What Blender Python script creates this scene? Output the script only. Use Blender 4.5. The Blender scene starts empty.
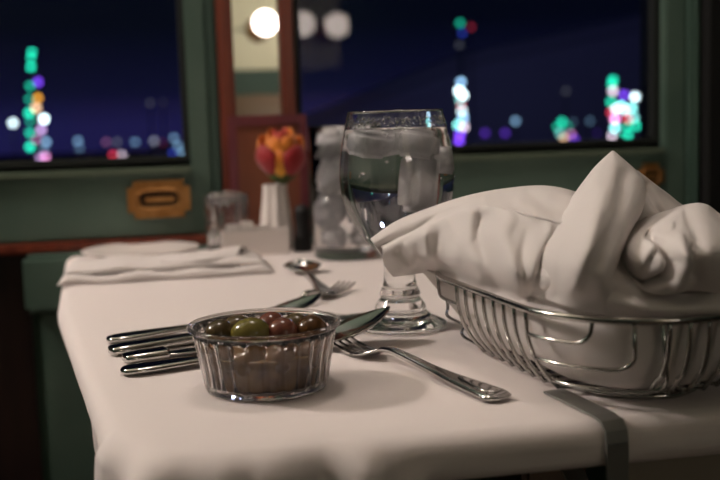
import bpy, bmesh, math, random
from mathutils import Vector, Matrix, noise
random.seed(7)
C = bpy.context.scene.collection
S = bpy.context.scene
Z0 = 0.74                                # height of the cloth-covered table top
# ------------------------------------------------------------------ camera
FPX = 1040.0
yaw, pit, rol = math.radians(11), math.radians(6.69), math.radians(1.8)
O = Vector((0, 0, Z0 + .161))
Fw = Vector((math.sin(yaw)*math.cos(pit), math.cos(yaw)*math.cos(pit), -math.sin(pit)))
R0 = Vector((math.cos(yaw), -math.sin(yaw), 0)); U0 = R0.cross(Fw)
Rt = R0*math.cos(rol) - U0*math.sin(rol); Up = U0*math.cos(rol) + R0*math.sin(rol)
def ray(x, y): return Fw + Rt*((x-360)/FPX) - Up*((y-240)/FPX)
def D(x, y, d): return O + ray(x, y)*d                       # point at a depth
def T(x, y, z=0):                                            # point on a height above the table
    r = ray(x, y); return O + r*((Z0+z-O.z)/r.z)
def W(x, y, Y):                                              # point on the plane Y
    r = ray(x, y); return O + r*(Y/r.y)
def proj(w):
    v = Vector(w) - O; d = v.dot(Fw); return 360+FPX*v.dot(Rt)/d, 240-FPX*v.dot(Up)/d
cd = bpy.data.cameras.new('camera'); cam = bpy.data.objects.new('camera', cd); C.objects.link(cam)
m = Matrix((Rt, Up, -Fw)).transposed().to_4x4(); m.translation = O; cam.matrix_world = m
cd.sensor_width = 36; cd.lens = FPX/720*36; cd.clip_start = .02; cd.clip_end = 300
cd.dof.use_dof = True; cd.dof.focus_distance = .67; cd.dof.aperture_fstop = 6.6
S.camera = cam
# ------------------------------------------------------------------ materials
def mat(name, col, rough=.5, metal=0., trans=0., ior=1.45, emis=None, es=0., bump=None, sheen=0., alpha=None, spec=None):
    m = bpy.data.materials.new(name); m.use_nodes = True
    n = m.node_tree.nodes; b = n['Principled BSDF']
    b.inputs['Base Color'].default_value = (*col, 1); b.inputs['Roughness'].default_value = rough
    b.inputs['Metallic'].default_value = metal; b.inputs['Transmission Weight'].default_value = trans
    b.inputs['IOR'].default_value = ior
    if spec is not None: b.inputs['Specular IOR Level'].default_value = spec
    if emis: b.inputs['Emission Color'].default_value = (*emis, 1); b.inputs['Emission Strength'].default_value = es
    if sheen: b.inputs['Sheen Weight'].default_value = sheen
    if bump:
        sc, st, di = bump
        tc = n.new('ShaderNodeTexCoord'); t = n.new('ShaderNodeTexNoise'); bp = n.new('ShaderNodeBump')
        t.inputs['Scale'].default_value = sc; t.inputs['Detail'].default_value = 3
        bp.inputs['Strength'].default_value = st; bp.inputs['Distance'].default_value = di
        l = m.node_tree.links; l.new(tc.outputs['Object'], t.inputs['Vector']); l.new(t.outputs['Fac'], bp.inputs['Height']); l.new(bp.outputs['Normal'], b.inputs['Normal'])
    return m
def vary(m, c1, c2, scale, kind='noise', stretch=(1, 1, 1), lo=.35, hi=.65):
    nt = m.node_tree; n = nt.nodes; b = n['Principled BSDF']
    tc = n.new('ShaderNodeTexCoord'); mp = n.new('ShaderNodeMapping'); mp.inputs['Scale'].default_value = stretch
    t = n.new('ShaderNodeTexNoise'); t.inputs['Scale'].default_value = scale; t.inputs['Detail'].default_value = 4
    r = n.new('ShaderNodeValToRGB'); e = r.color_ramp.elements
    e[0].position = lo; e[0].color = (*c1, 1); e[1].position = hi; e[1].color = (*c2, 1)
    l = nt.links; l.new(tc.outputs['Object'], mp.inputs['Vector']); l.new(mp.outputs['Vector'], t.inputs['Vector'])
    l.new(t.outputs['Fac'], r.inputs['Fac']); l.new(r.outputs['Color'], b.inputs['Base Color'])
    return m
M = {}
def weave(m):
    nt = m.node_tree; n = nt.nodes; b = n['Principled BSDF']; l = nt.links
    tc = n.new('ShaderNodeTexCoord'); w1 = n.new('ShaderNodeTexWave'); w2 = n.new('ShaderNodeTexWave')
    w1.inputs['Scale'].default_value = 260; w2.inputs['Scale'].default_value = 260; w2.bands_direction = 'Y'
    ad = n.new('ShaderNodeMath'); bp = n.new('ShaderNodeBump'); bp.inputs['Strength'].default_value = .06; bp.inputs['Distance'].default_value = .0004
    l.new(tc.outputs['Object'], w1.inputs['Vector']); l.new(tc.outputs['Object'], w2.inputs['Vector'])
    l.new(w1.outputs['Fac'], ad.inputs[0]); l.new(w2.outputs['Fac'], ad.inputs[1]); l.new(ad.outputs[0], bp.inputs['Height']); l.new(bp.outputs['Normal'], b.inputs['Normal'])
    return m
M['cloth'] = weave(mat('tablecloth linen', (.80, .735, .715), .85, spec=.2))
M['napkin'] = weave(mat('napkin linen', (.74, .695, .675), .85, spec=.2))
M['steel'] = mat('polished steel', (.55, .54, .52), .11, 1)
M['wire'] = mat('chrome wire', (.45, .44, .42), .16, 1)
M['clamp'] = mat('brushed grey steel', (.36, .37, .35), .42, .85)
M['glass'] = mat('clear glass', (1, 1, 1), 0., 0, 1., 1.5)
M['plastic'] = mat('clear plastic', (.98, .95, .95), .03, 0, .99, 1.36)
M['water'] = mat('water', (1, 1, 1), 0., 0, 1., 1.33)
M['ice'] = mat('cloudy ice', (.96, .95, .98), .25, 0, .12, 1.25, bump=(90, .5, .004))
M['green'] = vary(mat('green paint', (.09, .13, .095), .45), (.080, .135, .105), (.105, .165, .13), 9)
M['dkgreen'] = mat('dark green paint', (.05, .09, .07), .5)
M['lip'] = mat('paler green edge', (.13, .17, .12), .4)  # paler green than the sash paint
M['gasket'] = mat('black rubber seal', (.012, .015, .013), .6)
M['mahog'] = vary(mat('mahogany', (.2, .05, .03), .3), (.14, .03, .018), (.25, .06, .03), 14, stretch=(6, 6, .6))
M['dkwood'] = vary(mat('dark wood', (.03, .012, .009), .45), (.012, .005, .004), (.022, .009, .007), 10, stretch=(5, 5, .6))
M['brass'] = vary(mat('aged brass', (.42, .2, .06), .35, .8), (.34, .15, .04), (.5, .26, .09), 40)
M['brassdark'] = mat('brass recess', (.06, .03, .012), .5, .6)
M['black'] = mat('black', (.006, .006, .006), .6)
M['porcelain'] = mat('white china', (.8, .74, .70), .25)
M['paper'] = mat('white paper', (.82, .78, .75), .7)
M['cream'] = mat('cream paint', (.66, .66, .47), .5)
M['leather'] = mat('brown leather', (.15, .105, .065), .5, bump=(60, .3, .002))
M['carpet'] = mat('dark carpet', (.05, .04, .03), .95, bump=(300, .6, .003))
M['ceil'] = mat('cream ceiling', (.5, .46, .38), .6)
M['lamp'] = mat('opal lamp glass', (.9, .85, .75), .3, emis=(1, .855, .785), es=120)
M['lamp3'] = mat('opal ceiling glass', (.9, .85, .75), .3, emis=(1, .855, .785), es=16)
M['lamp2'] = mat('opal sconce glass', (.9, .85, .75), .3, emis=(1, .85, .76), es=11)
M['mirror'] = mat('mirror', (.9, .9, .88), .015, 1)
M['menu'] = vary(mat('maroon leatherette', (.13, .03, .03), .4), (.16, .036, .05), (.21, .05, .06), 12)
M['menuin'] = vary(mat('red brown board', (.2, .06, .035), .5), (.24, .08, .045), (.31, .11, .06), 10)
M['glare'] = mat('grey snow bank', (.30, .29, .50), .9, bump=(.6, .5, .3))  # blue-violet glow of the windows is mixed into this colour
M['ground'] = mat('night ground', (.12, .12, .16), .95, bump=(.8, .5, .2))
M['pole'] = mat('dark pole', (.015, .015, .017), .7)
# thin window glazing: straight through, with the faint mirror of a real pane
def pane_mat():
    m = bpy.data.materials.new('window glazing'); m.use_nodes = True; nt = m.node_tree; n = nt.nodes
    n.remove(n['Principled BSDF']); out = n['Material Output']
    tr = n.new('ShaderNodeBsdfTransparent'); gl = n.new('ShaderNodeBsdfGlossy'); fr = n.new('ShaderNodeFresnel'); mx = n.new('ShaderNodeMixShader')
    tr.inputs['Color'].default_value = (.95, .97, .97, 1); gl.inputs['Roughness'].default_value = .01; fr.inputs['IOR'].default_value = 1.5
    nt.links.new(fr.outputs[0], mx.inputs[0]); nt.links.new(tr.outputs[0], mx.inputs[1]); nt.links.new(gl.outputs[0], mx.inputs[2]); nt.links.new(mx.outputs[0], out.inputs['Surface'])
    return m
M['pane'] = pane_mat()
def bulb_mat(name, col, s):
    k = 'bulb ' + name
    if k not in M:
        M[k] = mat(k, (.02, .02, .02), .4, emis=col, es=s)
    return M[k]
# ------------------------------------------------------------------ object helpers
def tag(o, label, cat=None, group=None, kind=None):
    if label: o['label'] = label
    if cat: o['category'] = cat
    if group: o['group'] = group
    if kind: o['kind'] = kind
    return o
def thing(name, label, cat, loc=(0, 0, 0), group=None, rot=None):
    o = bpy.data.objects.new(name, None); C.objects.link(o); o.empty_display_size = .02
    o.location = loc
    if rot is not None: o.rotation_euler = rot
    return tag(o, label, cat, group)
def root_mat(p):
    m = Matrix.LocRotScale(p.location, p.rotation_euler, None)
    if p.parent: m = root_mat(p.parent) @ m
    return m
def obj(name, bm, material, parent=None, smooth=True, local=False, label=None, norm=True):
    """one mesh object; bm in world coordinates unless local"""
    if parent and not local: bm.transform(root_mat(parent).inverted())
    if norm: bmesh.ops.recalc_face_normals(bm, faces=bm.faces)
    me = bpy.data.meshes.new(name); bm.to_mesh(me); bm.free()
    for p in me.polygons: p.use_smooth = smooth
    o = bpy.data.objects.new(name, me); C.objects.link(o)
    for mm in (material if isinstance(material, (list, tuple)) else [material]): me.materials.append(mm)
    if parent: o.parent = parent
    if label: o['label'] = label
    return o
def struct(name, bm, material, smooth=False, parent=None):
    o = obj(name, bm, material, parent, smooth)
    if not parent: o['kind'] = 'structure'
    return o
def box(bm, a, b, bev=0.):
    a, b = Vector(a), Vector(b)
    t = bmesh.new(); bmesh.ops.create_cube(t, size=1)
    for v in t.verts: v.co = Vector(((a[i]+b[i])/2 + v.co[i]*(b[i]-a[i]) for i in range(3)))
    if bev: bmesh.ops.bevel(t, geom=t.edges[:], offset=bev, segments=2, affect='EDGES')
    merge(bm, t); return bm
def merge(bm, t):
    me = bpy.data.meshes.new('tmp'); t.to_mesh(me); t.free(); bm.from_mesh(me); bpy.data.meshes.remove(me)
def NB(): return bmesh.new()
def bx(a, b, bev=0.): return box(NB(), a, b, bev)
def sphere(bm, c, r, sc=(1, 1, 1), seg=20, rings=12, rot=None):
    t = bmesh.new(); bmesh.ops.create_uvsphere(t, u_segments=seg, v_segments=rings, radius=r)
    mtx = Matrix.Translation(c) @ (rot.to_matrix().to_4x4() if rot else Matrix()) @ Matrix.Diagonal((*sc, 1))
    t.transform(mtx); merge(bm, t); return bm
def cyl(bm, a, b, r1, r2=None, seg=20):
    return lathe_line(bm, Vector(a), Vector(b), r1, r1 if r2 is None else r2, seg)
def lathe_line(bm, a, b, r1, r2, seg):
    d = (b-a).normalized(); u = d.orthogonal().normalized(); w = d.cross(u)
    A = [bm.verts.new(a+(u*math.cos(t)+w*math.sin(t))*r1) for t in [2*math.pi*i/seg for i in range(seg)]]
    B = [bm.verts.new(b+(u*math.cos(t)+w*math.sin(t))*r2) for t in [2*math.pi*i/seg for i in range(seg)]]
    for i in range(seg): bm.faces.new((A[i], A[(i+1) % seg], B[(i+1) % seg], B[i]))
    bm.faces.new(A[::-1]); bm.faces.new(B); return bm
def lathe(bm, c, prof, seg=64, flute=None):
    """closed or axis-touching profile of (r, z); flute(theta, i) scales r"""
    c = Vector(c); rings = []
    for i, (r, z) in enumerate(prof):
        if r < 1e-6: rings.append([bm.verts.new(c+Vector((0, 0, z)))]); continue
        ring = []
        for k in range(seg):
            th = 2*math.pi*k/seg; rr = r*(flute(th, i) if flute else 1)
            ring.append(bm.verts.new(c+Vector((rr*math.cos(th), rr*math.sin(th), z))))
        rings.append(ring)
    for A, B in zip(rings, rings[1:]):
        for k in range(seg):
            k2 = (k+1) % seg
            if len(A) == 1 and len(B) == 1: continue
            if len(A) == 1: bm.faces.new((A[0], B[k], B[k2]))
            elif len(B) == 1: bm.faces.new((A[k], A[k2], B[0]))
            else: bm.faces.new((A[k], A[k2], B[k2], B[k]))
    return bm
def smooth_prof(pts, n=6):
    """Catmull-Rom through profile points"""
    out = []
    for i in range(len(pts)-1):
        p0 = pts[max(i-1, 0)]; p1 = pts[i]; p2 = pts[i+1]; p3 = pts[min(i+2, len(pts)-1)]
        for k in range(n):
            t = k/n
            out.append(tuple(.5*((2*p1[j])+(-p0[j]+p2[j])*t+(2*p0[j]-5*p1[j]+4*p2[j]-p3[j])*t*t+(-p0[j]+3*p1[j]-3*p2[j]+p3[j])*t**3) for j in range(len(p1))))
    out.append(tuple(pts[-1])); return out
def tube(bm, pts, r, seg=8, closed=False):
    pts = [Vector(p) for p in pts]; n = len(pts); rings = []
    tan = []
    for i in range(n):
        a = pts[(i-1) % n] if (closed or i) else pts[i]; b = pts[(i+1) % n] if (closed or i < n-1) else pts[i]
        tan.append((b-a).normalized())
    u = tan[0].orthogonal().normalized()
    for i in range(n):
        u = (u - tan[i]*u.dot(tan[i])).normalized(); w = tan[i].cross(u)
        rad = r(i/(n-1)) if callable(r) else r
        rings.append([bm.verts.new(pts[i]+(u*math.cos(2*math.pi*k/seg)+w*math.sin(2*math.pi*k/seg))*rad) for k in range(seg)])
    for i in range(n if closed else n-1):
        A, B = rings[i], rings[(i+1) % n]
        off = 0
        if closed and i == n-1:
            off = min(range(seg), key=lambda o: (A[0].co-B[o].co).length)
        for k in range(seg): bm.faces.new((A[k], A[(k+1) % seg], B[(k+1+off) % seg], B[(k+off) % seg]))
    if not closed: bm.faces.new(rings[0][::-1]); bm.faces.new(rings[-1])
    return bm
def cr(p0, p1, p2, p3, t):
    return .5*((2*p1)+(p2-p0)*t+(2*p0-5*p1+4*p2-p3)*t*t+(3*p1-p0-3*p2+p3)*t**3)
def spline(pts, t):
    n = len(pts)-1; x = min(max(t, 0), 1)*n; i = min(int(x), n-1); f = x-i
    return cr(pts[max(i-1, 0)], pts[i], pts[i+1], pts[min(i+2, n)], f)
def patch_pts(ctrl, nu, nv):
    """ctrl: list of columns, each a list of Vectors -> grid [iu][iv]"""
    cols = [[spline(c, j/nv) for j in range(nv+1)] for c in ctrl]
    return [[spline([c[j] for c in cols], i/nu) for j in range(nv+1)] for i in range(nu+1)]
def grid_mesh(bm, g):
    V = [[bm.verts.new(p) for p in col] for col in g]
    for i in range(len(g)-1):
        for j in range(len(g[0])-1): bm.faces.new((V[i][j], V[i+1][j], V[i+1][j+1], V[i][j+1]))
    return bm
def solidify(o, t, off=0.):
    md = o.modifiers.new('thickness', 'SOLIDIFY'); md.thickness = t; md.offset = off

# ------------------------------------------------------------------ carriage shell
YW = 1.38                                   # inside face of the window wall
zb = Z0+.112; zr = Z0+.016; zt = Z0+.62     # window bottom, rail top, window top
XL0, XL1 = -1.25, .046                      # left window opening
XR0, XR1 = .1875, .708                       # right window opening
wb = NB()
box(wb, (-2.4, YW, 0), (2.4, YW+.06, zb-.0))
box(wb, (-2.4, YW, zt), (2.4, YW+.06, 2.35))
box(wb, (-2.4, YW, zb), (XL0, YW+.06, zt)); box(wb, (XL1, YW, zb), (XR0, YW+.06, zt)); box(wb, (XR1, YW, zb), (2.4, YW+.06, zt))
struct('wall_front', wb, M['green'])
struct('wall_back', bx((-2.4, -1.42, 0), (2.4, -1.36, 2.35)), M['dkgreen'])
struct('wall_left', bx((-2.46, -1.42, 0), (-2.4, YW+.06, 2.35)), M['dkgreen'])
struct('wall_right', bx((2.4, -1.42, 0), (2.46, YW+.06, 2.35)), M['dkgreen'])
struct('floor', bx((-2.46, -1.42, -.06), (2.46, YW+.06, 0)), M['carpet'])
struct('ceiling', bx((-2.46, -1.42, 2.35), (2.46, YW+.06, 2.41)), M['ceil'])
# mahogany cap rail under the left window, dark wainscot below, green heater casing
struct('trim_1', bx((-2.4, YW-.03, zr-.012), (.075, YW, zr), .003), M['mahog'])
struct('trim_2', bx((-2.4, YW-.012, .03), (-.165, YW, zr-.012)), M['dkwood'])
cs = bx((-.152, YW-.035, 0), (.30, YW-.0005, zr-.085), .004); box(cs, (-.168, YW-.05, zr-.085), (.30, YW-.0005, zr-.0125), .006)
struct('trim_3', cs, M['green'])
# sashes
def window(n, x0, x1, st_l, st_r):
    w = bpy.data.objects.new('window_%d' % n, None); C.objects.link(w); w.location = (x0, YW, zb); w['kind'] = 'structure'
    f = NB()
    box(f, (x0, YW-.014, zr+.001), (x1, YW-.0005, zb-.010), .003)
    box(f, (x0-st_l, YW-.014, zr+.001), (x0, YW-.0005, zt), .003)
    box(f, (x1, YW-.014, zr+.001), (x1+st_r, YW-.0005, zt), .003)
    obj('window_frame', f, M['green'], w, False)
    obj('window_lip', bx((x0, YW-.022, zb-.014), (x1, YW-.0005, zb-.006), .002), M['lip'], w, False)
    g = NB()
    box(g, (x0, YW, zb-.006), (x1, YW+.02, zb+.008)); box(g, (x0, YW, zb+.008), (x0+.008, YW+.02, zt)); box(g, (x1-.008, YW, zb+.008), (x1, YW+.02, zt))
    obj('window_seal', g, M['gasket'], w, False)
    p = NB(); p.faces.new([p.verts.new(v) for v in ((x0, YW+.022, zb), (x1, YW+.022, zb), (x1, YW+.022, zt), (x0, YW+.022, zt))])
    obj('window_pane', p, M['pane'], w, False)
window(1, XL0, XL1, .05, .026)
window(2, XR0, XR1, .0, .033)
# moulding beads on the jambs
jb = NB()
box(jb, (.0735, YW-.022, zr+.001), (.085, YW-.0005, zt), .004)
struct('trim_4', jb, M['dkgreen'])
jb = NB(); box(jb, (.742, YW-.03, .03), (.757, YW-.0005, 2.2), .006)
struct('trim_5', jb, M['dkgreen'])
# black partition at the right end of the window
struct('trim_6', bx((.7575, YW-.05, 0), (.98, YW-.0005, 2.35)), M['black'])
# narrow mirror in a mahogany frame between the windows
mr = thing('wall_mirror', 'narrow mirror strip in mahogany frame between the two dark windows', 'mirror', (.145, YW-.004, Z0+.08))
obj('frame', bx((.086, YW-.030, zr+.001), (.106, YW-.001, zt), .004), M['mahog'], mr, False)
obj('frame', bx((.167, YW-.030, zr+.001), (.184, YW-.001, zt), .004), M['mahog'], mr, False)
obj('frame', bx((.1062, YW-.026, zr+.001), (.1668, YW-.001, zr+.03), .004), M['mahog'], mr, False)
obj('mirror_glass', bx((.1062, YW-.012, zr+.0302), (.1668, YW-.005, zt)), M['mirror'], mr, False)
# recessed brass pulls on the sashes
def sash_pull(px, py, w, h, label, dark=False):
    c = W(px, py, YW-.0145); t = thing('sash_pull', label, 'window latch', c, 'brass sash pulls')
    pl = NB(); hw, hh = w/2, h/2
    t2 = bmesh.new(); bmesh.ops.create_cube(t2, size=1)
    for v in t2.verts: v.co = Vector((c.x+v.co.x*w, c.y-.002+v.co.y*.004, c.z+v.co.z*h))
    bmesh.ops.bevel(t2, geom=[e for e in t2.edges if abs((e.verts[0].co-e.verts[1].co).y) > .003], offset=.008, segments=4, affect='EDGES'); merge(pl, t2)
    obj('plate', pl, M['brass'], t, False)
    rc = NB(); n = 40; ring = []
    for (s, yy) in ((1., -.0044), (.0, -.0042)):
        pass
    pts = []
    for k in range(n):
        a = 2*math.pi*k/n; cx = math.copysign(abs(math.cos(a))**.5, math.cos(a)); sz = math.copysign(abs(math.sin(a))**.6, math.sin(a))
        pts.append((c.x+cx*w*.33, c.z+sz*h*.25))
    vs = [rc.verts.new((x, c.y-.0043, z)) for x, z in pts]; rc.faces.new(vs)
    obj('recess', rc, M['brassdark'], t, False)  # flat dark face, the shade of the hollow is in its colour
    tube_b = tube(NB(), [(x, c.y-.0045, z) for x, z in pts], .0022, 8, True); obj('bezel', tube_b, M['brass'], t)
    obj('finger_bar', bx((c.x-w*.22, c.y-.006, c.z-h*.07), (c.x+w*.24, c.y-.0045, c.z+h*.06), .0006), M['brass'], t, False)
sash_pull(159, 199, .080, .048, 'oval brass recessed pull on the green sash under the left window')
sash_pull(650, 176, .040, .036, 'shadowed brass pull under the right window beside the napkin peak')

# ------------------------------------------------------------------ lamps of the carriage
def globe_lamp(c, r, label, m, group, arm):
    t = thing('globe_lamp', label, 'lamp', c, group)
    obj('globe', sphere(NB(), c, r, seg=32, rings=20), M[m], t)
    a = Vector(arm); d = (a-Vector(c)).normalized()
    obj('stem', cyl(NB(), Vector(c)+d*r*.97, a, .012), M['brass'], t)
    obj('mounting_plate', cyl(NB(), a-d*.012, a, .05), M['brass'], t)
def mirrored(px, py, back, plane):
    v = W(px, py, 2*plane+back); return Vector((v.x, -back, v.z))
LB = 1.08
for k, (px, py, pl, lab) in enumerate(((265, 23, YW-.008, 'opal globe lamp on the aisle wall reflected in the mirror strip'),
                       (303, 24, YW+.022, 'opal globe lamp on the aisle wall reflected nearest the mirror frame'),
                       (337, 25, YW+.022, 'opal globe lamp on the aisle wall reflected second from the mirror frame'))):
    c = mirrored(px, py, LB, pl)
    globe_lamp(c, .042 if k == 0 else .046, lab, 'lamp2', 'aisle wall lamps', (c.x, -1.36, c.z))
globe_lamp((-1.19, 1.17, Z0+1.10), .11, 'opal globe lamp left of the table on the window wall', 'lamp', 'carriage lamps', (-1.19, YW, Z0+1.10))
globe_lamp((.12, .92, 2.10), .13, 'opal globe lamp hanging from the ceiling over the table', 'lamp3', 'carriage lamps', (.12, .92, 2.35))
c0 = mirrored(265, 23, 1.355, YW)
struct('trim_7', bx((c0.x-.26, -1.36, Z0+.36), (c0.x+.30, -1.35, 2.3)), M['cream'])
struct('trim_8', bx((-2.4, -1.36, .0), (2.4, -1.345, Z0+.10)), M['dkwood'])
bt = thing('bench_seat', 'dark leather bench across the aisle behind the viewer', 'bench', (c0.x, -1.1, 0))
obj('backrest', bx((c0.x-.75, -1.33, .40), (c0.x+.75, -1.20, Z0+.26), .03), M['leather'], bt)
obj('seat', bx((c0.x-.75, -1.20, .0), (c0.x+.75, -.80, .45), .03), M['leather'], bt)
bt = thing('bench_seat', 'brown leather bench left of the table in front of the green casing', 'bench', (-.6, 1.1, 0))
obj('seat', bx((-1.0, .75, .36), (-.07, 1.325, .455), .03), M['leather'], bt)
obj('seat_base', bx((-.98, .78, 0), (-.06, 1.315, .36)), M['dkwood'], bt, False)

# ------------------------------------------------------------------ table and cloth
tb = thing('dining_table', 'dining table hidden under the white tablecloth', 'table', (.32, .93, 0))
tt = NB(); vs = [(-.082, 1.35), (-.056, .96), (-.008, .62), (-.002, .575), (.018, .545), (.05, .530), (.12, .526), (.69, .518), (.69, 1.355)]
lo = [tt.verts.new((x, y, Z0-.018)) for x, y in vs]; hi = [tt.verts.new((x, y, Z0-.0015)) for x, y in vs]
tt.faces.new(lo[::-1]); tt.faces.new(hi)
for i in range(9): tt.faces.new((lo[i], lo[(i+1) % 9], hi[(i+1) % 9], hi[i]))
obj('tabletop', tt, M['dkwood'], tb, False)
M['panel'] = vary(mat('tan table panel', (.4, .36, .28), .6), (.36, .32, .25), (.44, .40, .31), 8)
lx0, lx1 = W(513, 476, .62).x, W(576, 476, .62).x
obj('leg', bx((lx0, .60, 0), (lx1, .66, Z0-.0185), .004), mat('brown table leg', (.17, .12, .09), .5), tb, False)
obj('added_panel', bx((W(624, 470, .72).x, .72, 0), (.66, .74, Z0-.0185), .003), M['panel'], tb, False)  # added panel, catches the aisle lamps as a pale surface under the table

def outline():
    cor = [((-.106, 1.362), .012), ((-.082, .96), .9), ((-.016, .502), .055), ((.70, .502), .02), ((.70, 1.362), .012)]
    pts = []
    for i, (c, r) in enumerate(cor):
        c = Vector(c); a = (Vector(cor[i-1][0])-c).normalized(); b = (Vector(cor[(i+1) % 4][0])-c).normalized()
        ang = a.angle(b); d = r/math.tan(ang/2); ctr = c+(a+b).normalized()*(r/math.sin(ang/2))
        s, e = c+a*d, c+b*d
        v0, v1 = (s-ctr).normalized(), (e-ctr).normalized()
        for k in range(13):
            v = v0.slerp(v1, k/12) if r > .001 else v0
            pts.append(ctr+v*r)
    # resample
    P = pts+[pts[0]]; L = [0]
    for p, q in zip(P, P[1:]): L.append(L[-1]+(q-p).length)
    N = 620; out = []; j = 0
    for k in range(N):
        s = L[-1]*k/N
        while L[j+1] < s: j += 1
        f = (s-L[j])/(L[j+1]-L[j]); out.append(P[j].lerp(P[j+1], f))
    nrm = []
    for k in range(N):
        t = (out[(k+3) % N]-out[k-3]).normalized(); nrm.append(Vector((-t.y, t.x)) * -1)
    cen = Vector((.3, .93))
    if (out[0]-cen).dot(nrm[0]) < 0: nrm = [-n for n in nrm]
    return out, nrm, L[-1]/N
OUT, NRM, DS = outline()
def sstep(a, b, x):
    t = min(max((x-a)/(b-a), 0), 1); return t*t*(3-2*t)
tc = NB(); N = len(OUT); rows = []
cen = Vector((.30, .93))
for s in (.0, .3, .6, .85, .95, 1.0):
    if s == 0: continue
    rows.append([tc.verts.new((*(cen.lerp(p, s)), Z0)) for p in OUT])
ctop = tc.verts.new((cen.x, cen.y, Z0))
for k in range(N): tc.faces.new((ctop, rows[0][k], rows[0][(k+1) % N]))
def foldw(s, t):
    f = lambda q: 1-2*abs(math.sin(q))**.7
    return f(s*math.pi/.049+.9)*.7+.35*math.sin(s*2*math.pi/.033+.4+2*t)+.35*math.sin(s*2*math.pi/.12)
def nearfold(p): return (1-sstep(.100, .122, p.x)) if p.y < .60 else 1-sstep(.58, .66, p.y)*.8
for a in (20, 40, 55, 70, 80, 90):
    r = .012; an = math.radians(a)
    rows.append([tc.verts.new((*(p+n*(r*math.sin(an)+.011*(a/90)**1.5*(foldw(k*DS, 0)*.5+.5)*(nearfold(p)*(1-.9*sstep(.53, .60, p.y)) if p.x < .3 and p.y < 1.3 else 0))), Z0-r+r*math.cos(an)-.006*(a/90)*max(0, -foldw(k*DS, 0))*(nearfold(p)*(1-.9*sstep(.53, .60, p.y)) if p.x < .3 and p.y < 1.3 else 0))) for k, (p, n) in enumerate(zip(OUT, NRM))])
fold_s = []
acc = 0
for k in range(N): fold_s.append(acc); acc += DS
K = 22
for j in range(1, K+1):
    t = j/K; row = []
    for k in range(N):
        p, n = OUT[k], NRM[k]; s = fold_s[k]
        near = p.y < .53
        short = sstep(.118, .126, p.x) if near else (1. if p.x > .6 or p.y > 1.34 else 0.)
        if not near and p.x < .3 and p.y < 1.3: short = 0.
        ll = .26*t; amp = .012+.018*sstep(0, .16, t)+.008*sstep(.1, .7, t)
        corner = math.exp(-((p-Vector((-.03, .51))).length/.09)**2)
        w = foldw(s, t)
        amp *= 1-.7*sstep(.53, .62, p.y)
        off = .012+amp*(w*.5+.5) - .15*t*sstep(.50, .66, p.y)
        a3 = Vector((*(p+n*off), Z0-.012-ll))
        # short tucked side: down over the edge, round and underneath
        q = t*.075
        if q < .005: b3 = Vector((*(p+n*(.012+.0012*math.sin(s*40))), Z0-.012-q))
        else:
            u = min((q-.005)/.012, 1); an = u*math.pi/2
            b3 = Vector((*(p+n*(.012-.008*(1-math.cos(an))-max(q-.017, 0))), Z0-.017-.008*math.sin(an)))
        row.append(tc.verts.new(a3.lerp(b3, short)))
    rows.append(row)
for A, B in zip(rows, rows[1:]):
    for k in range(N): tc.faces.new((A[k], B[k], B[(k+1) % N], A[(k+1) % N]))
tco = obj('tablecloth', tc, M['cloth']); tag(tco, 'white tablecloth draped over the dining table with folds at its near left corner', 'tablecloth')

# steel clip gripping the cloth at the near edge
cl = thing('tablecloth_clamp', 'grey steel clamp gripping the tablecloth at its near edge below the basket', 'clamp', (.224, .50, Z0))
def strip(path, x0, x1, th):
    bm = NB(); n = len(path); rings = []
    for i, (y, z) in enumerate(path):
        a = Vector(path[max(i-1, 0)]); b = Vector(path[min(i+1, n-1)]); t = (b-a).normalized(); nn = Vector((-t.y, t.x))
        p = Vector((y, z)); q = p+nn*th
        rings.append([bm.verts.new(v) for v in ((x0, p.x, p.y), (x1, p.x, p.y), (x1, q.x, q.y), (x0, q.x, q.y))])
    for A, B in zip(rings, rings[1:]):
        for k in range(4): bm.faces.new((A[k], A[(k+1) % 4], B[(k+1) % 4], B[k]))
    bm.faces.new(rings[0][::-1]); bm.faces.new(rings[-1]); return bm
zt0 = Z0+.0008
up = [(.553, zt0), (.53, zt0), (.500, zt0), (.4925, zt0-.001), (.4885, zt0-.005), (.4875, zt0-.011)]
obj('top_plate', strip([(y, z) for y, z in up], .2185, .2315, -.0014), M['clamp'], cl, False)
obj('front_leg', strip([(.4875, zt0-.0112), (.4875, Z0-.040), (.4880, Z0-.070)], .2185, .2315, -.0014), M['clamp'], cl, False)
obj('spring_arm', strip([(.4882, Z0-.0702), (.492, Z0-.073), (.500, Z0-.067), (.530, Z0-.040), (.552, Z0-.0275)], .2185, .2315, -.0014), M['clamp'], cl, False)

cl.rotation_euler[2] = .13
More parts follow.
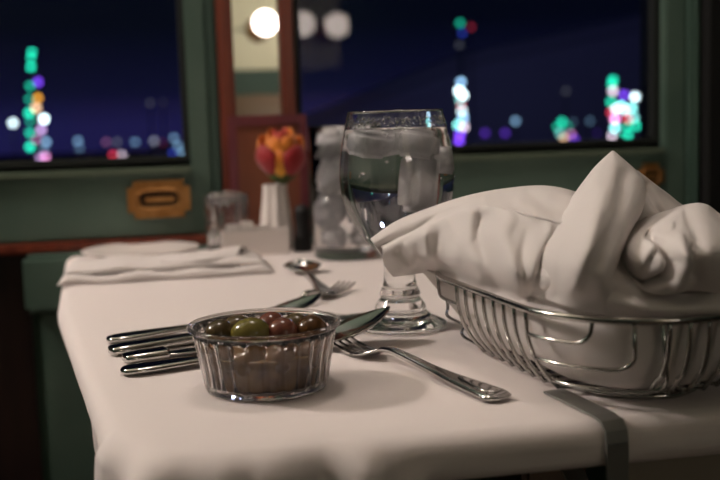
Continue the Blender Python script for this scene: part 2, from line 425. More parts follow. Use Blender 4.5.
# ------------------------------------------------------------------ wire bread basket
BA, BB, BR = .074, .128, .070
brot = math.radians(5.7); BC = Vector((.266, .6155))
def bl(x, y, z):                                   # basket local -> world
    return Vector((BC.x+x*math.cos(brot)-y*math.sin(brot), BC.y+x*math.sin(brot)+y*math.cos(brot), Z0+z))
def brect(u, ins):                                 # rounded rectangle, u = angle parameter 0..1 -> local xy
    a, b = BA-ins, BB-ins; r = max(BR-ins*.7, .02)
    seg = [2*(b-r), math.pi*r/2, 2*(a-r), math.pi*r/2]*2
    L = sum(seg); s = (u % 1)*L
    st = [(a, -(b-r), 0, 1), None, (a-r, b, -1, 0), None, (-a, b-r, 0, -1), None, (-(a-r), -b, 1, 0), None]
    cc = {1: (a-r, b-r, 0), 3: (-(a-r), b-r, 90), 5: (-(a-r), -(b-r), 180), 7: (a-r, -(b-r), 270)}
    for i, l in enumerate(seg):
        if s <= l or i == 7:
            if i % 2 == 0: x, y, dx, dy = st[i]; return x+dx*s, y+dy*s
            x, y, a0 = cc[i]; an = math.radians(a0)+s/r; return x+r*math.cos(an), y+r*math.sin(an)
        s -= l
RIMZ = .052
def prof(h):                                       # inset at height h above the table
    t = max(0, min(1, h/RIMZ)); return .025*(1-t)**2.6
bk = thing('bread_basket', 'oblong chrome wire bread basket under the heaped white napkin', 'basket', (BC.x, BC.y, Z0))
obj('rim', tube(NB(), [bl(*brect(k/96, 0), RIMZ) for k in range(96)], .0022, 10, True), M['wire'], bk)
obj('base_ring', tube(NB(), [bl(*brect(k/72, .034), .0019) for k in range(72)], .0017, 8, True), M['wire'], bk)
hs = [RIMZ*(1-k/10) for k in range(10)]+[.006]
def uwire(fix, along):
    half = (BA if along == 'x' else BB)
    oth = (BB if along == 'x' else BA)
    def lim(ins):                                  # reach of the wall at this fixed offset
        a, r = half-ins, BR-ins*.7; o = oth-ins; q = abs(fix)-(o-r)
        return a if q <= 0 else a-r+math.sqrt(max(r*r-q*q, 0))
    pts = []
    side = []
    for h in hs: side.append((lim(prof(h)), h))
    side.append((lim(prof(0))-.004, .0043)); side.append((lim(prof(0))-.012, .0040))
    pts = [(-x, h) for x, h in side]+[(x, h) for x, h in side[::-1]]
    zz = .0 if along == 'x' else .0028
    return [bl(x, fix, h+zz*(h < .02)) if along == 'x' else bl(fix, x, h+zz*(h < .02)) for x, h in pts]
for k in range(8):
    obj('wire', tube(NB(), uwire(-.064+.0145*k, 'x'), .0013, 8), M['wire'], bk)
for k in range(5):
    obj('wire', tube(NB(), uwire(-.022+.011*k, 'y'), .0013, 8), M['wire'], bk)
# nested corner loops
for sx in (-1, 1):
    for sy in (-1, 1):
        for lev, fr in ((.010, .585), (.024, .475), (.038, .31)):
            ins = prof(lev); pts = []
            def loc(f, h):                          # f: 0 on the long-side wall, 1 on the end wall, round the corner
                i2 = prof(h); a, b = BA-i2, BB-i2; r = BR-i2*.7
                ys = .0405 if sy == 1 else .0655
                arc = math.pi*r/2; pre = (b-r)-abs(ys)
                s = f*(arc+.02)
                if s < pre: return (-a, -(abs(ys)+s))
                an = math.pi+(s-pre)/r; return (-(a-r)+r*math.cos(an), -(b-r)+r*math.sin(an))
            nn = 16
            for q in range(nn+1): pts.append((fr*q/nn, lev))
            # rounded turn up to the rim
            rr = .010
            pts2 = [(f, h) for f, h in pts[:-3]]
            for q in range(1, 7):
                a2 = q/6*math.pi/2; pts2.append((pts[-4][0]+(fr+.03-pts[-4][0])*math.sin(a2), lev+min(rr, RIMZ-lev)*(1-math.cos(a2))))
            pts2.append((fr+.035, RIMZ))
            w3 = []
            for f, h in pts2:
                x, y = loc(f, h); w3.append(bl(x*(-sx), y*(-sy), h))
            obj('corner_loop', tube(NB(), w3, .0012, 8), M['wire'], bk)

# ------------------------------------------------------------------ napkin heaped in the basket
def inn(px, py, ins, z):
    p = T(px, py, RIMZ); c, sn = math.cos(brot), math.sin(brot); dx, dy = p.x-BC.x, p.y-BC.y
    x, y = dx*c+dy*sn, dy*c-dx*sn                  # into the basket's own axes, then kept inside its wall
    a, b, rr = BA-ins, BB-ins, max(BR-ins, .008)
    qx, qy = max(-(a-rr), min(a-rr, x)), max(-(b-rr), min(b-rr, y)); v = Vector((x-qx, y-qy))
    v = v.normalized()*rr if v.length > 1e-6 else Vector((0, -rr))
    return bl(qx+v.x, qy+v.y, z)
def step(up):
    e = up[2]; k = sstep(560, 400, e[0]) if False else max(0., min(1., (540-e[0])/130))
    out = [D(*q) for q in up[:3]]+[D(e[0]-2.5*k, e[1]-3.0, e[2]+.003+.013*k)]+[D(*q) for q in up[3:]]
    return out
def col(rim, *up):
    """a napkin column: up the inside wall of the basket, then the listed (px, py, depth)"""
    return [inn(*rim, .058, .0095), inn(*rim, .031, .0085), inn(*rim, .016, .023), inn(*rim, .008, .046)]+step(up)
def flapcol(*up):
    q0 = D(*up[0]); back = q0+Fw*.02+Vector((0, 0, .012))
    return [back+Fw*.02, back+Fw*.012, back+Fw*.006, back]+step(up)
body = [
 flapcol((394,276,.722),(384,263,.716),(383,250,.712),(374,243.5,.726),(370.5,239.5,.736),(376,247,.748),(386,262,.75)),
 flapcol((411,274,.722),(409,260,.704),(413,236,.700),(402,227,.722),(396,222,.740),(399,234,.755),(404,250,.757)),
 col((433,276),(433,272,.736),(436,256,.692),(445,221,.690),(436,212,.716),(430,208.5,.738),(432,222,.757),(440,250,.765)),
 col((470,287),(470,283,.674),(468,257,.648),(476,211,.660),(470,201,.692),(466,197,.720),(468,212,.755),(470,240,.77)),
 col((510,299),(510,295,.622),(506,268,.602),(508,214,.630),(506,196,.680),(504,189.5,.715),(505,205,.77),(505,235,.79)),
 col((550,308),(550,304,.592),(548,275,.572),(548,222,.600),(548,193,.66),(546,187,.715),(546,202,.77),(545,230,.80)),
 col((600,317),(600,313,.560),(597,285,.548),(592,235,.575),(588,206,.64),(585,196,.70),(585,205,.77),(585,232,.81)),
 col((650,320),(650,316,.548),(648,303,.543),(645,270,.578),(642,240,.63),(640,224,.69),(640,228,.77),(640,240,.82)),
 col((705,320),(705,316,.543),(705,303,.540),(705,268,.570),(703,240,.62),(702,226,.68),(700,226,.77),(700,238,.82)),
 col((775,313),(775,310,.552),(778,292,.55),(775,258,.58),(772,238,.63),(770,230,.69),(765,232,.77),(762,240,.82)),
 col((840,300),(840,296,.575),(842,280,.58),(838,262,.62),(832,250,.66),(826,245,.70),(815,246,.76),(805,250,.80)),
]
strokes_body = [
 ([(484,218),(480,230),(485,250),(503,290)], -.0055, 7), ([(470,214),(466,245),(478,278)], .004, 7),
 ([(508,218),(500,235),(508,262),(520,288)], .005, 9), ([(440,238),(446,254),(458,276)], -.0025, 5),
 ([(425,236),(428,256),(432,268)], .003, 5), ([(530,192),(546,205),(566,214)], -.0025, 5), ([(520,204),(545,222),(552,236)], .003, 6),
 ([(556,236),(545,262),(535,296)], -.005, 5), ([(528,235),(522,262),(528,292)], -.003, 6), ([(400,252),(410,262)], -.002, 4),
 ([(450,222),(458,240),(455,262)], .003, 5), ([(405,240),(440,214),(480,200)], -.002, 4),
 ([(615,292),(650,300),(700,296)], -.004, 6), ([(560,285),(590,300),(640,308)], .002, 6)]
def pl_dist(p, line):
    best = 1e9
    for (ax, ay), (bx_, by) in zip(line, line[1:]):
        vx, vy = bx_-ax, by-ay; t = max(0, min(1, ((p[0]-ax)*vx+(p[1]-ay)*vy)/(vx*vx+vy*vy)))
        best = min(best, math.hypot(p[0]-ax-t*vx, p[1]-ay-t*vy))
    return best
def sculpt(g, strokes, frontrows=None):
    for i, colv in enumerate(g):
        for j, v in enumerate(colv):
            if frontrows and not (frontrows[0] <= j/(len(colv)-1) <= frontrows[1]): continue
            q = proj(v); d = 0
            for line, amp, sg in strokes:
                e = pl_dist(q, line)
                if e < sg*3: d += 1.6*amp*math.exp(-(e/sg)**2)
            d += .0014*noise.noise(v*38)+.0008*noise.noise(v*90)
            colv[j] = v-Fw*d
    return g
nb = NB()
grid_mesh(nb, sculpt(patch_pts(body, 150, 110), strokes_body, (.30, .86)))
peak = [
 [D(*q) for q in ((533,297,.608),(535,262,.600),(550,228,.612),(572,198,.65),(593,170,.668),(610.5,153,.662))],
 [D(*q) for q in ((545,299,.588),(548,262,.574),(561,230,.580),(580,199,.606),(597,168,.637),(611,152.5,.656))],
 [D(*q) for q in ((562,305,.566),(566,266,.548),(578,229,.558),(595,198,.588),(606,168,.626),(611.8,151.8,.655))],
 [D(*q) for q in ((583,310,.555),(588,270,.535),(602,230,.546),(614,199,.578),(619,170,.620),(612.8,151.6,.655))],
 [D(*q) for q in ((606,314,.556),(606,278,.536),(621,234,.556),(638,204,.588),(638,176,.625),(614,152,.656))],
 [D(*q) for q in ((613,315,.572),(612,280,.556),(628,236,.578),(643,206,.61),(641,178,.645),(614.6,152.6,.660))],
 [D(*q) for q in ((610,315,.60),(608,280,.60),(622,236,.63),(636,206,.65),(636,178,.668),(614,153,.664))],
]
st_peak = [([(598,190),(590,230),(572,285)], .004, 9), ([(625,175),(618,215),(600,262)], -.003, 8), ([(575,225),(562,262),(560,295)], -.003, 6)]
grid_mesh(nb, sculpt(patch_pts(peak, 50, 70), st_peak))
backf = [[D(*q) for q in ((628,228,.655),(632,205,.66),(636,176,.668),(637,171,.673),(638,178,.69))],
 [D(*q) for q in ((642,230,.655),(646,208,.655),(650,186,.668),(651,182,.674),(652,190,.70))],
 [D(*q) for q in ((656,230,.655),(660,212,.655),(664,197,.668),(666,193,.675),(667,200,.70))],
 [D(*q) for q in ((680,230,.66),(681,218,.66),(682,210,.672),(683,206,.68),(684,212,.70))],
 [D(*q) for q in ((700,232,.67),(700,224,.67),(700,216,.68),(701,212,.69),(701,216,.70))]]
grid_mesh(nb, sculpt(patch_pts(backf, 40, 40), [([(645,188),(655,205),(668,220)], -.003, 4)]))
dome = [[D(*q) for q in a] for a in (
 ((634,268,.600),(624,262,.580),(622,256,.572),(624,243,.574),(629,231,.596),(640,221,.635),(648,226,.70)),
 ((648,282,.602),(640,284,.566),(634,280,.556),(638,252,.545),(646,230,.572),(659,214,.628),(664,222,.72)),
 ((665,290,.602),(662,293,.552),(658,290,.541),(666,256,.526),(674,226,.558),(685,205.5,.628),(688,215,.74)),
 ((692,288,.598),(690,290,.550),(690,286,.538),(698,252,.520),(703,225,.556),(705,205,.628),(708,215,.74)),
 ((728,288,.60),(728,292,.555),(730,289,.545),(732,256,.53),(733,232,.566),(728,219,.630),(730,228,.74)),
 ((775,286,.61),(775,288,.57),(777,284,.56),(778,258,.555),(776,240,.59),(770,232,.645),(768,238,.74)),
 ((815,280,.63),(816,280,.60),(818,276,.60),(816,262,.61),(812,250,.63),(805,246,.67),(800,248,.74)))]
st_dome = [([(652,236),(664,246),(674,262),(668,276),(650,283),(634,272),(627,254)], -.012, 4.5), ([(655,240),(646,252),(640,262)], .004, 5),
 ([(676,240),(684,262),(676,284)], .006, 7), ([(632,232),(652,224),(668,226)], .004, 5), ([(690,214),(700,240),(696,272)], -.004, 7), ([(640,226),(660,216)], -.003, 3)]
grid_mesh(nb, sculpt(patch_pts(dome, 90, 80), st_dome))
nk = obj('napkin', nb, M['napkin'], norm=False); solidify(nk, .0011)
tag(nk, 'large white cloth napkin heaped over the wire bread basket', 'napkin')

# ------------------------------------------------------------------ goblet of ice water
def goblet(base, label, group):
    t = thing('water_goblet', label, 'glass', base, group)
    outer = [(.0125, .0535), (.0155, .058), (.024, .0665), (.034, .081), (.0413, .098), (.0436, .113), (.0430, .128), (.0400, .147), (.0360, .1650)]
    inner = [(.0346, .1650), (.0385, .147), (.0414, .128), (.0419, .113), (.0396, .098), (.0322, .0825), (.022, .0695), (.012, .0635), (0, .062)]
    pr = smooth_prof(outer, 8)+[(.0358, .1657), (.0353, .1659), (.0348, .1656)]+smooth_prof(inner, 8)
    obj('bowl', lathe(NB(), base, [(0, .0535)]+pr, 96), M['glass'], t)
    stem = [(.0125, .0534), (.0118, .048), (.0120, .041), (.0130, .034), (.0150, .0285), (.0158, .0265), (.0150, .0245), (.0170, .021), (.0190, .018), (.0195, .0165)]
    obj('stem', lathe(NB(), base, [(0, .0534)]+smooth_prof(stem, 5)+[(0, .0165)], 64), M['glass'], t)
    foot = [(.0195, .0164), (.0205, .0130), (.024, .0095), (.030, .0065), (.0345, .0042), (.0352, .0030), (.0345, .0012), (.030, .0006)]
    obj('foot', lathe(NB(), base, [(0, .0164)]+smooth_prof(foot, 5)+[(0, .0012)], 64), M['glass'], t)
    wz = .1525
    wat = [(0, .0618), (.012, .0632), (.0222, .0692), (.0325, .0823), (.0399, .098), (.0422, .113), (.0417, .128), (.0388, .147), (.0377, wz), (.0365, wz-.0006), (0, wz-.0008)]
    w = obj('water', lathe(NB(), base, wat[:1]+smooth_prof(wat[1:9], 6)+wat[9:], 64), M['water'])
    return t, w
gb = T(401, 327)
gt, gw = goblet(Vector((gb.x, gb.y, Z0)), 'stemmed goblet of ice water standing behind the bread basket', None)
tag(gw, 'water filling the stemmed goblet behind the basket', 'water')
def droplets(c, n, seed):
    rng = random.Random(seed); bm = NB()
    for k in range(n):
        h = rng.uniform(.1535, .1610) if k < n*.75 else rng.uniform(.105, .150); a = rng.uniform(0, 2*math.pi)
        if h > .152: rad = .0377+(h-.1525)*(.0346-.0377)/.0125-.0003
        else: rad = .0436-max(0, h-.113)**1.2*.55+.0006
        t2 = bmesh.new(); bmesh.ops.create_icosphere(t2, subdivisions=1, radius=rng.uniform(.0005, .0011))
        bmesh.ops.translate(t2, verts=t2.verts, vec=c+Vector((rad*math.cos(a), rad*math.sin(a), h))); merge(bm, t2)
    return bm
dr = obj('droplets', droplets(Vector((gb.x, gb.y, Z0)), 260, 3), M['water'], gt); dr['kind'] = 'stuff'
def ice(c, size, rot, label, group):
    t = bmesh.new(); bmesh.ops.create_cube(t, size=1)
    for v in t.verts: v.co = Vector((v.co[i]*size[i] for i in range(3)))
    bmesh.ops.bevel(t, geom=t.edges[:]+t.verts[:], offset=min(size)*.22, segments=3, affect='EDGES')
    bmesh.ops.subdivide_edges(t, edges=t.edges[:], cuts=1)
    for v in t.verts: v.co += v.co.normalized()*noise.noise(v.co*120+Vector(c)*50)*.0016
    from mathutils import Euler
    t.transform(Euler(rot).to_matrix().to_4x4())
    bmesh.ops.translate(t, verts=t.verts, vec=Vector(c))
    return tag(obj('ice_cube', t, M['ice']), label, 'ice cube', group)
gc = Vector((gb.x, gb.y, Z0))
rx = R0
def ic(a, b, h): return gc+R0*a+Vector((math.sin(yaw), math.cos(yaw), 0))*b+Vector((0, 0, h))
GI = 'ice cubes in the near goblet'
ice(ic(-.019, -.013, .141), (.026, .024, .019), (.2, .1, .5), 'cloudy ice cube at the left of the near goblet below the waterline', GI)
ice(ic(.013, -.017, .140), (.029, .022, .021), (-.1, .15, -.3), 'cloudy ice cube at the front right of the near goblet waterline', GI)
ice(ic(-.004, .015, .141), (.034, .024, .020), (.1, -.1, .2), 'cloudy ice cube at the back of the near goblet waterline', GI)
ice(ic(.013, -.012, .113), (.021, .022, .040), (.05, .08, .4), 'tall clear ice piece hanging low in the near goblet', GI)
ice(ic(.024, .012, .126), (.018, .018, .016), (.3, .1, .2), 'small ice lump at the right inside the near goblet', GI)

# ------------------------------------------------------------------ fluted cup of olives
rb = T(267, 387); rb = Vector((rb.x, rb.y, Z0))
ot = thing('fluted_cup', 'clear fluted plastic cup full of olives on the white cloth', 'cup', rb)
NF = 28
def fl(th, i): return 1+.011*math.cos(NF*th)
def fl2(th, i): return 1-.012*math.cos(NF*th)
po = [(0, .0005), (.034, .0005), (.0365, .001), (.0372, .0026), (.0374, .005), (.0395, .017), (.0422, .0315), (.0432, .0375)]
pi_ = [(.0420, .0375), (.0408, .0315), (.0380, .017), (.0358, .0062), (.034, .0038), (0, .0036)]
sw = NB(); seg = 224
def flute(th, i): return (1 if i < 4 or i >= 12 else (fl(th, i) if i < 8 else fl2(th, i)))
lathe(sw, rb, po+pi_, seg, flute)
obj('cup_wall', sw, M['plastic'], ot)
rp = [(.0421, .0376), (.0452, .0376), (.0462, .0384), (.0464, .0396), (.0458, .0406), (.0446, .0409), (.0430, .0402), (.0421, .0388)]
rg = NB(); lathe(rg, rb, rp+[rp[0]], 96); bmesh.ops.remove_doubles(rg, verts=rg.verts, dist=1e-6)
obj('rim', rg, M['plastic'], ot, label='clear rolled rim of the cup')
M['brine'] = vary(mat('brown olive brine', (.1, .05, .02), .15), (.055, .024, .009), (.15, .082, .026), 95)
ir = lambda z: .0358+(z-.0062)*(.0380-.0358)/.0108-.0009
br = obj('brine', lathe(NB(), rb, [(0, .0038), (.0335, .0040), (.0344, .0062), (ir(.017), .017), (ir(.024), .024), (ir(.024)-.001, .0246), (0, .0246)], 64), M['brine'])
tag(br, 'dark brown brine around the olives in the fluted cup', 'brine')
OM = {}
def olive_mat(n, c1, c2, r=.16):
    m = vary(mat('olive '+n, c1, r, spec=.6), c1, c2, 130); M['olive '+n] = m; return m
olive_mat('green', (.13, .11, .022), (.19, .16, .04)); olive_mat('brown', (.062, .026, .008), (.10, .046, .014))
olive_mat('dark', (.06, .042, .018), (.10, .068, .028)); olive_mat('red', (.12, .035, .026), (.19, .07, .04)); olive_mat('tan', (.095, .048, .012), (.14, .072, .02))
M['pit'] = mat('olive pit hole', (.16, .075, .02), .35)
def opos(px, py, h): return T(px, py, h)
top_ol = [ # px, py, height, length, width, kind, heading, label, hole
 (247,336,.0315,.0130,.0104,'green', -.2,'large green olive at the front left of the fluted cup',True),
 (214,334,.0320,.0100,.0092,'dark', .7,'dark green olive at the far left of the fluted cup',False),
 (281,336,.0310,.0102,.0094,'red', -.4,'reddish brown olive right of the large green one',False),
 (309,330,.0320,.0106,.0098,'brown', .5,'brown olive at the right of the fluted cup',False),
 (236,323,.0320,.0104,.0090,'dark', .2,'nearly black olive behind the large green one',False),
 (285,322,.0315,.0104,.0094,'red', .9,'dark red olive at the back of the fluted cup',False),
 (314,318,.0320,.0100,.0090,'dark', -.9,'blackish olive at the back right under the cup rim',False),
 (261,320,.0310,.0100,.0090,'brown', .3,'small brown olive at the back middle of the cup',False),
]
ol = []
for (px, py, h, a, b, k, hd, lab, hole) in top_ol:
    h -= .0015; p = opos(px, py, h); p.z = Z0+h; ol.append([p, a, b, k, hd, lab, hole])
low = []
for lay, (z, n, r) in enumerate(((.0128, 9, .0250), (.0128, 4, .010), (.0205, 9, .0280))):
    for k in range(n):
        a = 2*math.pi*k/n+lay*.4; low.append([Vector((rb.x+r*math.cos(a), rb.y+r*math.sin(a), Z0+z)), .0096, .0090, random.choice(['brown', 'tan', 'brown', 'dark', 'brown']), random.random()*6, None, False])
allo = ol+low
for it in range(220):                         # settle them without overlaps inside the cup
    for i in range(len(allo)):
        for j in range(i):
            d = allo[i][0]-allo[j][0]; mn = (allo[i][1]+allo[i][2]+allo[j][1]+allo[j][2])/2*.94; L = d.length
            if L < mn and L > 1e-6:
                s = d/L*(mn-L)*.5; wi = .12 if i < len(ol) else 1; wj = .12 if j < len(ol) else 1
                allo[i][0] = allo[i][0]+s*wi; allo[j][0] = allo[j][0]-s*wj
    for o in allo:
        rr = (o[1]+o[2])/2; h = o[0].z-Z0; lim = .0352+(h-.006)*.19-rr*.98
        v = Vector((o[0].x-rb.x, o[0].y-rb.y))
        if v.length > lim: v = v.normalized()*lim; o[0].x = rb.x+v.x; o[0].y = rb.y+v.y
        o[0].z = max(o[0].z, Z0+.0042+o[2])
        if o in low: o[0].z = min(o[0].z, Z0+.022)
        else: o[0].z = min(o[0].z, Z0+.0315)
for k, (p, a, b, kd, hd, lab, hole) in enumerate(allo):
    from mathutils import Euler
    e = Euler((random.uniform(-.3, .3) if lab is None else .1, random.uniform(-.4, .4) if lab is None else -.1, hd))
    t = thing('olive', lab or 'olive in the lower layers seen through the fluted cup wall', 'olive', p, 'olives in the fluted cup')
    obj('flesh', sphere(NB(), p, 1, (a, b, b), 24, 16, e), M['olive '+kd], t)
    if hole:
        q = p+e.to_matrix() @ Vector((-a*.97, 0, 0))
        obj('pit_hole', sphere(NB(), q, 1, (.0015, .0028, .0028), 12, 8, e), M['pit'], t)

# ------------------------------------------------------------------ cutlery
def section_mesh(secs):
    """secs: (x, halfwidth, zmid, thickness, dip) -> closed strip along x"""
    bm = NB(); NC = 10; topv = []; botv = []
    for (x, w, z, th, dip) in secs:
        tr, br_ = [], []
        for k in range(NC+1):
            y = -1+2*k/NC; dz = -dip*(1-y*y); e = math.sqrt(max(1-y**6, 0))
            tr.append(bm.verts.new((x, y*w, z+dz+th/2*e))); br_.append(bm.verts.new((x, y*w, z+dz-th/2*e-1e-5)))
        topv.append(tr); botv.append(br_)
    for i in range(len(secs)-1):
        for k in range(NC):
            bm.faces.new((topv[i][k], topv[i+1][k], topv[i+1][k+1], topv[i][k+1]))
            bm.faces.new((botv[i][k], botv[i][k+1], botv[i+1][k+1], botv[i+1][k]))
        for k in (0, NC): bm.faces.new((topv[i][k], botv[i][k], botv[i+1][k], topv[i+1][k]) if k == 0 else (topv[i][k], topv[i+1][k], botv[i+1][k], botv[i][k]))
    for i in (0, -1):
        for k in range(NC): bm.faces.new((topv[i][k], topv[i][k+1], botv[i][k+1], botv[i][k]))
    bmesh.ops.remove_doubles(bm, verts=bm.verts, dist=2e-5)
    return bm
def secs(pts, n=6): return smooth_prof(pts, n)
def place(name, label, cat, a, b, z=0., tilt=0., group=None, roll=0.):
    """thing whose local x runs from handle end a to tip b on the table"""
    d = Vector((b.x-a.x, b.y-a.y)); t = thing(name, label, cat, (a.x, a.y, Z0+z), group, (roll, -tilt, math.atan2(d.y, d.x)))
    return t, d.length
GC = 'cutlery of the near place setting'
def handle_secs(L, s=1.):
    return secs([(0, .0020*s, .0030, .0020, 0), (.003, .0072*s, .0032, .0040, 0), (.012, .0100*s, .0034, .0046, 0), (.035, .0088*s, .0038, .0044, 0), (.07, .0048*s, .0046, .0036, 0), (L-.02, .0030*s, .0056, .0034, 0), (L, .0027*s, .0046, .0030, 0)])
def spoon(label, a, b, z=0., tilt=0., bw=.019, bln=.058, s=1., group=GC, roll=0., tz=.0118):
    t, L = place('spoon', label, 'spoon', a, b, z+abs(roll)*.006, tilt, group, roll)
    hl = L-bln
    obj('handle', section_mesh(handle_secs(hl, s)), M['steel'], t, local=True)
    x = hl+.0003
    zz = lambda f: .0062+(tz-.0062)*f**1.3
    bs = [(x, .0027, .0046, .0026, 0), (x+.006, .0065, .0050, .002, .0012), (x+bln*.25, bw*.78, zz(.25), .0016, .0036), (x+bln*.5, bw, zz(.5), .0015, .0056), (x+bln*.75, bw*.82, zz(.75), .0015, .0052), (x+bln*.93, bw*.40, zz(.93), .0014, .0020), (x+bln, .0012, tz, .0012, 0)]
    obj('bowl', section_mesh(secs(bs, 7)), M['steel'], t, local=True); return t
def knife(label, a, b, z=0., bl_=.105, s=1.):
    t, L = place('knife', label, 'knife', a, b, z, 0, GC); hl = L-bl_
    obj('handle', section_mesh(secs([(0, .003*s, .0034, .003, 0), (.004, .0090*s, .0038, .0062, 0), (.03, .0098*s, .0040, .0070, 0), (hl-.02, .0060*s, .0042, .0060, 0), (hl, .0055*s, .0040, .0046, 0)])), M['steel'], t, local=True)
    x = hl+.0003
    obj('blade', section_mesh(secs([(x, .0055*s, .0032, .0020, 0), (x+.01, .0078*s, .0028, .0018, 0), (x+bl_*.6, .0090*s, .0024, .0016, 0), (x+bl_*.9, .0068*s, .0024, .0013, 0), (x+bl_, .0010, .0024, .0010, 0)])), M['steel'], t, local=True)
def fork(label, a, b, z=0., group=GC, s=1., arch=.0):
    t, L = place('fork', label, 'fork', a, b, z, 0, group); hl = L-.062
    hp = [(0, .0030*s, .0026, .0018, 0), (.002, .0085*s, .0028, .0032, 0), (.007, .0100*s, .0032, .0038, 0), (.018, .0092*s, .0036, .0042, 0), (.045, .0066*s, .0046, .0042, 0), (.068, .0040*s, .0062, .0042, 0), (hl-.018, .0030*s, .0098, .0040, 0), (hl-.004, .0031*s, .0094, .0036, 0), (hl, .0034*s, .0086, .003, 0)]
    h = obj('handle', section_mesh(secs(hp)), M['steel'], t, local=True)
    x = hl+.0003
    hd = obj('head', section_mesh(secs([(x, .0034*s, .0086, .003, 0), (x+.005, .0066*s, .0068, .0024, .0006), (x+.012, .0108*s, .0046, .0022, .0012), (x+.020, .0116*s, .0036, .002, .0012), (x+.0245, .0115*s, .0034, .0018, .0010)])), M['steel'], t, local=True)
    for k in range(4):
        yc = (-.0086+k*.00573)*s; bm = NB(); rows = []
        for (xx, w, zz) in ((x+.0246, .0021, .0026), (x+.034, .0018, .0028), (x+.046, .0015, .0040), (x+.056, .0011, .0062), (x+.0615, .0004, .0078)):
            rows.append([bm.verts.new(v) for v in ((xx, yc-w*s, zz-.0008), (xx, yc+w*s, zz-.0008), (xx, yc+w*s, zz+.0008), (xx, yc-w*s, zz+.0008))])
        for A, B in zip(rows, rows[1:]):
            for q in range(4): bm.faces.new((A[q], A[(q+1) % 4], B[(q+1) % 4], B[q]))
        bm.faces.new(rows[0][::-1]); bm.faces.new(rows[-1])
        tn = obj('tine', bm, M['steel'], hd, False, local=True)
    # stamped ridge near the handle end
    obj('ridge', section_mesh(secs([(.005, .0012, .0052, .0010, 0), (.012, .0052*s, .0054, .0016, 0), (.024, .0040*s, .0060, .0016, 0), (.040, .0012, .0066, .0012, 0)])), M['steel'], h, local=True)
    return t
fork('salad fork lying in front of the goblet with its handle end towards the viewer', T(502, 403), T(336, 346), 0)
spoon('teaspoon with the topmost handle left of the cup and its bowl behind the cup', T(107, 344), T(321, 315), .0, .0, .017, .052, 1.0, tz=.018)
knife('long table knife whose blade reaches the goblet foot, second handle from the top', T(110, 356), T(388, 314))
knife('short knife with the third handle from the top left of the cup, blade hidden', T(124, 364), T(285, 341), 0, .09)
spoon('tablespoon with the lowest of the four handles, its dark bowl right of the cup', T(121, 376), T(390, 341), .0, .0, .019, .064, 1.05, tz=.025)
G2 = 'cutlery of the far place setting'
spoon('blurred teaspoon lying farther back behind the cup with its bowl towards the folded napkin', T(327, 299), T(300, 270), 0, 0, .020, .05, .9, G2)
fork('blurred fork behind the cup with its tines pointing towards the goblet', T(262, 320), T(348, 290), 0, G2, .95)

# ------------------------------------------------------------------ far end of the table
# folded napkin with a turned back corner
fn = NB(); a0 = Vector((-.108, 1.098)); 
def layer(bm, x0, x1, y0, y1, z, th, wob):
    g = []
    for i in range(25):
        row = []
        for j in range(13):
            x = x0+(x1-x0)*i/24; y = y0+(y1-y0)*j/12
            row.append(Vector((x+.002*math.sin(9*j), y+.003*math.sin(i*.9+wob), Z0+z+.0015*math.sin(i*.7+wob)*math.sin(j*.6)+.0016)))
        g.append(row)
    grid_mesh(bm, g); top = g
    return bm
def pad(bm, x0, x1, y0, y1, z0, th, wob=0.):
    n, mth = 40, 10; ring = []
    for i in range(n+1):
        x = x0+(x1-x0)*i/n; row = []
        hh = th*(1+.18*math.sin(i*.55+wob))
        edge = min(1, min(i, n-i)/1.5); edge = math.sqrt(edge)*.85+.15
        for k in range(mth+1):                     # rounded near edge then across the top
            a = math.pi*(k/mth); row.append(Vector((x, y0+.003*math.sin(i*.4+wob)-math.sin(a)*hh*.5+hh*.5, Z0+z0+hh*edge*.5-math.cos(a)*hh*edge*.5)))
        for q in range(1, 9):
            y = y0+(y1-y0)*q/8; row.append(Vector((x, y, Z0+z0+hh*edge*(1+.10*math.sin(i*.3+q*1.1+wob)))))
        row.append(Vector((x, y1+hh*.4, Z0+z0+hh*edge*.5))); row.append(Vector((x, y1, Z0+z0)))
        ring.append(row)
    grid_mesh(bm, ring)
pad(fn, -.104, .118, 1.085, 1.19, .0005, .0070)
pad(fn, -.098, .112, 1.106, 1.20, .0082, .0055, 2.)
tri = [[Vector((.0, 1.125, Z0+.0150)), Vector((.01, 1.16, Z0+.0165)), Vector((.02, 1.195, Z0+.0145))], [Vector((.035, 1.112, Z0+.0150)), Vector((.045, 1.15, Z0+.0195)), Vector((.055, 1.19, Z0+.0150))], [Vector((.085, 1.135, Z0+.0145)), Vector((.092, 1.165, Z0+.0240)), Vector((.10, 1.192, Z0+.0150))]]
grid_mesh(fn, patch_pts(tri, 16, 12))
fo = obj('folded_napkin', fn, M['napkin']); solidify(fo, .001, -1)
tag(fo, 'folded white cloth napkin lying across the far left of the table', 'napkin')
pc = T(137, 253); pc = Vector((-.022, 1.288, Z0))
plp = [(0, .001), (.035, .001), (.042, .0035), (.070, .010), (.0715, .0115), (.069, .0122), (.043, .0062), (.036, .0046), (0, .0046)]
tag(obj('side_plate', lathe(NB(), pc, plp, 64), M['porcelain']), 'round white side plate behind the folded napkin under the left window', 'plate')

